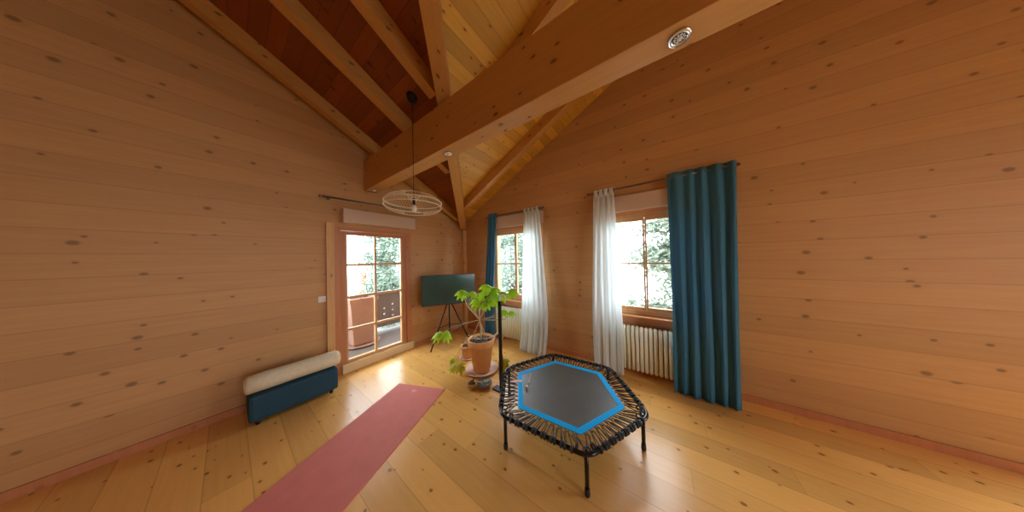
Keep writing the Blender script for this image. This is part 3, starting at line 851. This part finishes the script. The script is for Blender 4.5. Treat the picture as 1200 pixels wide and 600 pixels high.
def leaf_mb(c, size, dirv, droop=0.5, nl=7, seed=0):
    """a palmate leaf: lobed leaflets radiating from c; dirv is the way the leaf points"""
    rnd = random.Random(seed); mb = MB()
    c = Vector(c); d_ = Vector(dirv).normalized()
    n0 = (Vector((0, 0, 0.75)) + Vector((CAM.x - c.x - PX, CAM.y - c.y - PY, 0)).normalized() * 0.75).normalized()
    n0 = (n0 - d_ * n0.dot(d_)).normalized()
    s0 = d_.cross(n0)
    for i in range(nl):
        a = (i / (nl - 1) - 0.5) * math.radians(270)
        ln = size * (1.0 - 0.38 * abs(i / (nl - 1) - 0.5) * 2) * rnd.uniform(0.88, 1.1)
        ld = d_ * math.cos(a) + s0 * math.sin(a)
        sd2 = n0.cross(ld)
        # serrated, lobed leaflet
        prof = [(0.0, 0.03), (0.16, 0.17), (0.26, 0.15), (0.38, 0.30), (0.48, 0.20), (0.60, 0.30), (0.72, 0.17), (0.84, 0.17), (1.0, 0.0)]
        rows = []
        for q, wd in prof:
            p = c + ld * (ln * q) - Vector((0, 0, 1)) * (droop * ln * q * q) + n0 * (0.02 * ln)
            wv = wd * ln * 1.05
            rows.append((p - sd2 * wv - n0 * wv * 0.25, p, p + sd2 * wv - n0 * wv * 0.25))
        b = len(mb.v)
        for r3 in rows: mb.v += list(r3)
        for k in range(len(rows) - 1):
            mb.face([b + 3 * k, b + 3 * k + 1, b + 3 * k + 4, b + 3 * k + 3], True); mb.face([b + 3 * k + 1, b + 3 * k + 2, b + 3 * k + 5, b + 3 * k + 4], True)
    return mb
base = Vector((PX, PY, 0.0105))
# points in the room; each leaf: centre, size, pointing direction, droop, material, stem start
knot = Vector((1.638, -1.181, 0.735))
top_ = knot + Vector((0.0, 0.0, 0.16))
vr, vf = Vector((0.815, 0.579, 0)), Vector((0.579, -0.815, 0))       # to the right / towards the viewer
LV = [((1.45, -1.32, 1.135), 0.125, (-0.5, -0.6, 0.1), 0.6, 'leaf', 'k'),
      ((1.50, -1.30, 1.125), 0.10, (0.6, -0.3, 0.1), 0.6, 'leaf', 'k'),
      ((2.01, -0.92, 1.13), 0.13, (0.9, 0.3, 0.0), 0.4, 'leaf', 't'),
      ((1.90, -0.98, 0.85), 0.09, (0.8, 0.3, 0.1), 0.7, 'leaf', 'k'),
      ((2.00, -0.93, 0.84), 0.08, (0.8, 0.3, -0.1), 0.7, 'leaf', 'k'),
      ((1.17, -1.51, 0.555), 0.115, (-0.8, -0.5, 0.0), 0.8, 'leaf', 'k'),
      ((1.27, -1.45, 0.565), 0.12, (-0.2, -0.6, 0.1), 0.8, 'leaf', 'k'),
      ((1.16, -1.27, 0.085), 0.075, (-0.6, -0.6, 0.1), 0.6, 'leaf', 'b'),
      ((1.45, -1.36, 0.12), 0.13, (-0.7, -0.6, 0.0), 0.45, 'leaf_y', 'b'),
      ((1.37, -1.42, 0.09), 0.10, (-0.8, -0.5, -0.1), 0.3, 'leaf_y', 'b'),
      ((1.90, -0.98, 0.16), 0.12, (0.8, -0.2, 0.0), 0.6, 'leaf_y', 'b'),
      ((1.97, -1.02, 0.10), 0.11, (0.7, -0.5, -0.2), 0.5, 'leaf_y', 'b')]
lr = random.Random(31)
for (cx_, cy_, cz_), n_l in (((1.78, -1.07, 1.19), 4), ((1.86, -1.03, 1.13), 3), ((1.62, -1.19, 1.09), 3), ((1.68, -1.17, 0.99), 4), ((1.79, -1.08, 1.03), 3)):
    for q in range(n_l):
        a_ = 2 * PI * q / n_l + lr.uniform(-0.5, 0.5)
        ofs = vr * math.cos(a_) * 0.06 + vf * math.sin(a_) * 0.05
        LV.append(((cx_ + ofs.x, cy_ + ofs.y, cz_ + lr.uniform(-0.035, 0.035)), lr.uniform(0.10, 0.135),
                   (vr * math.cos(a_) + vf * math.sin(a_) + Vector((0, 0, 0.25))), lr.uniform(0.5, 0.8), 'leaf', 't'))
for i, (c, s, dv, dr, mt, src) in enumerate(LV):
    c = Vector(c) - base
    st = {'k': knot - base, 't': top_ - base, 'b': Vector((0, 0, 0.44))}[src]
    if src == 'b':
        rim = Vector((c.x, c.y, 0)).normalized() * 0.205 + Vector((0, 0, 0.475))
        out_ = Vector((c.x, c.y, 0)).normalized() * 0.27 + Vector((0, 0, 0.36))
        pts = [Vector((0, 0, 0.43)), rim, out_, c]
    else:
        mid = (st + c) / 2 + Vector((0, 0, 0.03 if src == 'k' and c.z < 0.8 else -0.02))
        pts = [st, (st + mid) / 2, mid, (mid + c) / 2, c]
    lf_ = leaf_mb(c, s, dv, dr, seed=i).build('leaf', M[mt], t)
    MB().tube(pts, 0.0035, 6).build('petiole', M['stem'], lf_)
stm = MB()
stm.tube([(0.0, 0.0, 0.42), (0.02, -0.02, 0.58), knot - base, top_ - base], [0.012, 0.011, 0.010, 0.008], 8)
stm.tube([knot - base, Vector((1.50, -1.28, 0.93)) - base, Vector((1.45, -1.32, 1.12)) - base], [0.009, 0.007, 0.005], 8)
stm.tube([knot - base, Vector((1.70, -1.13, 0.90)) - base, Vector((1.76, -1.08, 1.12)) - base], [0.009, 0.007, 0.005], 8)
stm.tube([knot - base, Vector((1.78, -1.08, 0.725)) - base, Vector((1.93, -0.975, 0.735)) - base, Vector((1.97, -0.95, 0.80)) - base], [0.006, 0.006, 0.006, 0.004], 8)
stm.build('stem', M['stem'], t)
for q in ((1.53, -1.24), (1.735, -1.12), (1.60, -1.05)):
    a = Vector((q[0], q[1], 0.43)) - base; b_ = knot + (knot - Vector((q[0], q[1], 0.44))) * 0.18 - base
    MB().tube([a, b_], 0.005, 6).build('support_stake', M['stake'], t)
MB().tube([(1.735 - PX, -1.06 - PY, 0.40), (1.775 - PX, -1.065 - PY, 0.47), (1.845 - PX, -1.035 - PY, 0.535)], [0.008, 0.011, 0.009], 8).build('plant_marker', M['white'], t)

o = MB().lathe([(0, 0), (0.10, 0), (0.125, 0.018), (0.118, 0.02), (0.10, 0.010), (0, 0.009)], seg=28).build('plant_saucer', M['saucer'], loc=(1.17, -1.00, 0))
tag(o, 'small pale saucer under the small dark pot behind the big pot', 'saucer')
t = thing('plant_pot', 'small terracotta pot with dark soil, half hidden behind the big pot', 'plant pot', (1.17, -1.00, 0.0095))
MB().lathe([(0, 0), (0.07, 0), (0.10, 0.15), (0.112, 0.152), (0.115, 0.20), (0.103, 0.20), (0.10, 0.165), (0, 0.165)], seg=30).build('pot', M['terra'], t)
MB().lathe([(0, 0.18), (0.10, 0.178), (0.10, 0.167), (0, 0.167)], seg=24).build('soil', M['soil'], t)
dp = MB()
for k in range(5):
    a = k * 1.3; dp.tube([(0.02 * math.cos(a), 0.02 * math.sin(a), 0.175), (0.05 * math.cos(a), 0.05 * math.sin(a), 0.23), (0.085 * math.cos(a), 0.085 * math.sin(a), 0.235)], 0.004, 5)
dp.build('dry_stem', M['dark_plant'], t)

t = thing('cup', 'small white cup standing behind the right side of the big pot', 'cup', (1.805, -0.915, 0))
MB().lathe([(0, 0), (0.035, 0), (0.05, 0.02), (0.052, 0.10), (0.048, 0.10), (0.046, 0.02), (0, 0.012)], seg=24).build('cup_body', M['saucer'], t)

t = thing('cactus_pot', 'tiny ochre pot with a brown stub cactus in front of the big pot', 'plant', (1.80, -1.50, 0))
MB().lathe([(0, 0), (0.035, 0), (0.055, 0.03), (0.056, 0.06), (0.048, 0.065), (0.046, 0.05), (0, 0.05)], seg=24).build('pot', M['ochre'], t)
MB().lathe([(0, 0.0515), (0.044, 0.0515), (0.043, 0.058), (0, 0.058)], seg=18).build('soil', M['soil'], t)
cb = MB(); cb.tube([(0.01, 0, 0.05), (0.014, 0.005, 0.095), (0.022, 0.01, 0.12)], [0.014, 0.013, 0.008], 8); cb.tube([(-0.015, 0.01, 0.05), (-0.025, 0.01, 0.08)], [0.010, 0.007], 8)
cb.build('cactus', M['cactus'], t)

t = thing('succulent_bowl', 'low grey-violet bowl of stones and a little succulent beside the tiny ochre pot', 'bowl', (1.905, -1.385, 0))
MB().lathe([(0, 0), (0.06, 0), (0.092, 0.03), (0.095, 0.05), (0.086, 0.052), (0.08, 0.035), (0, 0.030)], seg=30).build('bowl', M['violet'], t)
sb = MB(); rnd = random.Random(3)
for k in range(34):
    a, r = rnd.uniform(0, 2 * PI), 0.072 * math.sqrt(rnd.random())
    sb.sphere((r * math.cos(a), r * math.sin(a), 0.042), rnd.uniform(0.010, 0.018), 8, 5, sz=0.8)
o = sb.build('pebbles', M['stone'], t); o['kind'] = 'stuff'
su = MB()
for k in range(12):
    a = k * 2.4; r = 0.012 + 0.002 * k
    su.sphere((0.015 + r * math.cos(a), 0.0 + r * math.sin(a), 0.066 - 0.001 * k), 0.011, 8, 5, sz=0.6)
su.build('succulent', M['succ'], t)

# black upright stand with a pale hook
t = thing('hooked_stand', 'slim black upright pole with a curved pale hook, left of the trampoline', 'stand', (2.13, -1.33, 0))
MB().box(-0.10, 0.02, -0.055, 0.035, 0.0, 0.018).build('base', M['black'], t, bevel=0.004)
MB().box(-0.016, 0.016, -0.016, 0.016, 0.0185, 1.08).build('pole', M['black'], t, bevel=0.003)
hk = [(0.0, 0, 1.08)] + [(0.035 + 0.035 * math.cos(PI - a), 0.02 * math.sin(a / 2), 1.11 + 0.045 * math.sin(PI - a)) for a in [k * PI * 0.95 / 8 for k in range(9)]]
MB().tube(hk, 0.011, 10).build('hook', M['white'], t)

# ------------------------------------------------------------------ switch, left-hand bench
t = thing('light_switch', 'white double light switch on the wall left of the balcony door', 'switch', (0.0, -2.51, 1.10))
MB().box(0.0005, 0.009, -0.04, 0.04, -0.04, 0.04).build('plate', M['white'], t, bevel=0.002)
MB().box(0.0095, 0.014, -0.028, -0.001, -0.028, 0.028).build('rocker', M['white'], t, bevel=0.001)
MB().box(0.0095, 0.014, 0.001, 0.028, -0.028, 0.028).build('rocker', M['white'], t, bevel=0.001)

t = thing('ottoman', 'dark teal upholstered storage bench against the wall left of the balcony door', 'bench', (0.26, -2.80, 0))
cu = MB().box(-0.21, 0.21, -0.34, 0.34, 0.045, 0.295).build('body', M['teal_box'], t, bevel=0.03)
for sx in (-1, 1):
    for sy in (-1, 1):
        MB().lathe([(0, 0), (0.015, 0), (0.022, 0.046), (0, 0.046)], (sx * 0.16, sy * 0.28, 0), 12).build('leg', M['black'], t)
t = thing('rolled_blanket', 'cream rolled blanket lying on the dark teal bench', 'blanket', (0.36, -2.80, 0.297))
rb = MB(); rings = []
ys = [-0.36, -0.355, -0.34, -0.2, 0, 0.2, 0.34, 0.365, 0.372]; rs = [0.055, 0.075, 0.086, 0.09, 0.088, 0.091, 0.088, 0.075, 0.05]
rb.tube([(0, y, 0.091) for y in ys], rs, 24)
rb.build('roll', M['cream_fab'], t)
sw = MB()
for yy in (0.374, -0.362):
    pts = []
    for k in range(40):
        a = k * 0.42; r = 0.008 + 0.0016 * k
        pts.append((r * math.cos(a), yy, 0.091 + r * math.sin(a)))
    sw.tube(pts, 0.004, 5)
sw.build('spiral_edge', M['cream_fab'], t)

# ------------------------------------------------------------------ outside: balcony, trees
MB().box(-1.72, -0.2, -4.6, 0.9, -0.16, -0.05).build('balcony_deck', M['deck'])['kind'] = 'structure'
pa = sname('parapet')
pan = MB().box(-1.66, -1.62, -4.5, 0.9, 0.045, 0.80).build('panel', M['parapet'], pa)
cut = MB()
for (y, z) in ((-0.89, 0.539), (-1.08, 0.467), (-0.89, 0.401), (-1.08, 0.333), (-0.888, 0.266)):
    cut.tube([(-1.8, y, z), (-1.5, y, z)], 0.024, 14)
    for dy in (-0.95, 0.95, -1.9): cut.tube([(-1.8, y + dy, z), (-1.5, y + dy, z)], 0.024, 14)
cutter = cut.build('holes', M['parapet'])
bo = pan.modifiers.new('holes', 'BOOLEAN'); bo.operation = 'DIFFERENCE'; bo.object = cutter; bo.solver = 'EXACT'
dg = bpy.context.evaluated_depsgraph_get()
me = bpy.data.meshes.new_from_object(pan.evaluated_get(dg))
pan.modifiers.clear(); pan.data = me
bpy.data.objects.remove(cutter)
MB().box(-1.70, -1.58, -4.5, 0.9, 0.801, 0.845).build('handrail', M['parapet'], pa, bevel=0.005)
for y in (-4.4, -2.6, -0.2, 0.8):
    MB().box(-1.61, -1.56, y - 0.035, y + 0.035, -0.05, 0.80).build('post', M['parapet'], pa)

t = thing('balcony_planter', 'tall tapered square terracotta planter outside on the balcony', 'planter', (-1.18, -1.70, -0.018))
def sq(s, z, r=0.03): return [(sx * s, sy * s, z) for sx, sy in ((-1, -1), (1, -1), (1, 1), (-1, 1))]
pm = MB(); a_, b_ = sq(0.165, 0.0), sq(0.225, 0.84)
pm.hexa(a_ + b_)
pm.build('planter_body', M['terra_out'], t, bevel=0.012)
rm = MB()
for x0, x1, y0, y1 in ((-0.24, 0.24, -0.24, -0.19), (-0.24, 0.24, 0.19, 0.24), (-0.24, -0.19, -0.19, 0.19), (0.19, 0.24, -0.19, 0.19)): rm.box(x0, x1, y0, y1, 0.83, 0.90)
rm.build('rim', M['terra_out'], t)
MB().box(-0.19, 0.19, -0.19, 0.19, 0.842, 0.86).build('soil', M['soil'], t)
pl_ = MB(); rnd = random.Random(12)
tips = []
for k in range(9):
    a = rnd.uniform(0, 6.28); r = rnd.uniform(0.03, 0.16); hgt = rnd.uniform(0.35, 0.75)
    p = [(0.05 * math.cos(a), 0.05 * math.sin(a), 0.855), (r * 0.6 * math.cos(a), r * 0.6 * math.sin(a), 0.9 + hgt * 0.5), (r * math.cos(a), r * math.sin(a), 0.9 + hgt)]
    pl_.tube(p, 0.005, 5); tips.append(p)
pl_.build('stem', M['stem'], t)
lv = MB()
for p in tips:
    for q in range(16):
        f_ = rnd.uniform(0.3, 1.0); c = Vector(p[1]).lerp(Vector(p[2]), f_) + Vector((rnd.uniform(-.04, .04), rnd.uniform(-.04, .04), rnd.uniform(-.03, .03)))
        a1 = Vector((rnd.uniform(-1, 1), rnd.uniform(-1, 1), rnd.uniform(-1, 1))).normalized() * 0.03; b1 = a1.orthogonal().normalized() * 0.012
        b = len(lv.v); lv.v += [c - a1, c + b1, c + a1, c - b1]; lv.face([b, b + 1, b + 2, b + 3])
lv.build('foliage', simple('pinkish_leaf', (0.45, 0.30, 0.20), 0.6, trans=0.3), t)
o = MB().lathe([(0, 0), (0.27, 0), (0.33, 0.03), (0.32, 0.032), (0.27, 0.012), (0, 0.011)], seg=36).build('planter_saucer', M['terra_out'], loc=(-1.18, -1.70, -0.0485))
tag(o, 'round terracotta saucer under the square balcony planter', 'saucer')
pa['kind'] = 'structure'

# roof overhang and verge board over the balcony
ov = MB().hexa([(-2.0, 0.75, Z0 - 0.75 * K), (-0.2, 0.75, Z0 - 0.75 * K), (-0.2, -RIDGE, Z0 + RIDGE * K), (-2.0, -RIDGE, Z0 + RIDGE * K),
                (-2.0, 0.75, Z0 - 0.75 * K + 0.08), (-0.2, 0.75, Z0 - 0.75 * K + 0.08), (-0.2, -RIDGE, Z0 + RIDGE * K + 0.08), (-2.0, -RIDGE, Z0 + RIDGE * K + 0.08)])
ov.build('roof_overhang', M['verge'])['kind'] = 'structure'
vb = MB().bar((-1.96, 0.74, Z0 - 0.74 * K), (-1.96, -RIDGE, Z0 + RIDGE * K), 0.06, 0.16).build('trim_2', M['verge'])
vb['kind'] = 'structure'

MB().box(-60, 60, -60, 60, -3.2, -3.1).build('garden_ground', M['ground'])['kind'] = 'structure'

def tree(name, x, y, hgt, rad, n, label, seed, gap=0.0, trunk_h=None):
    """trunk with limbs; leaves in clumps around limb ends"""
    rnd = random.Random(seed)
    t = thing(name, label, 'tree', (x, y, -3.1), group='trees outside the windows')
    tr = MB(); tr.tube([(0, 0, 0), (0.1, 0.05, hgt * 0.4), (0, 0, hgt * 0.97)], [0.22, 0.15, 0.04], 10)
    clumps = []
    for k in range(46):
        zz = hgt * rnd.uniform(0.22, 0.98); a = rnd.uniform(0, 6.28)
        R = rad * (1.05 - 0.55 * (zz / hgt)) * rnd.uniform(0.45, 1.0)
        e = Vector((R * math.cos(a), R * math.sin(a), zz + rnd.uniform(-.2, .3)))
        tr.tube([(0, 0, zz - 0.4 * rnd.random()), e * 0.5 + Vector((0, 0, zz * 0.5 + 0.1)), e], [0.05, 0.03, 0.012], 5)
        clumps.append(e)
        clumps.append(Vector((e.x * 0.55, e.y * 0.55, e.z + rnd.uniform(-.15, .2))))
    tr.build('trunk', M['bark'], t)
    lf = MB()
    for i in range(n):
        c = rnd.choice(clumps)
        p = c + Vector((rnd.gauss(0, 0.26), rnd.gauss(0, 0.26), rnd.gauss(0, 0.16)))
        a1 = Vector((rnd.uniform(-1, 1), rnd.uniform(-1, 1), rnd.uniform(-.6, .6))).normalized() * rnd.uniform(0.05, 0.10)
        b1 = a1.orthogonal().normalized() * rnd.uniform(0.022, 0.045)
        b = len(lf.v); lf.v += [p - a1, p + b1, p + a1, p - b1]; lf.face([b, b + 1, b + 2, b + 3])
    lf.build('foliage', M['conifer'], t)
tree('garden_tree', 4.35, 3.3, 5.7, 1.9, 20000, 'leafy tree outside the right-hand window', 21)
tree('garden_tree', -2.3, 5.4, 6.0, 2.0, 14000, 'leafy tree outside the corner window', 22)
tree('garden_tree', -6.0, 0.9, 5.8, 1.6, 12000, 'leafy tree beyond the balcony, in the right half of the door', 23)
tree('garden_tree', -8.2, -3.2, 4.9, 1.7, 10000, 'lower leafy tree far beyond the balcony planter', 24)
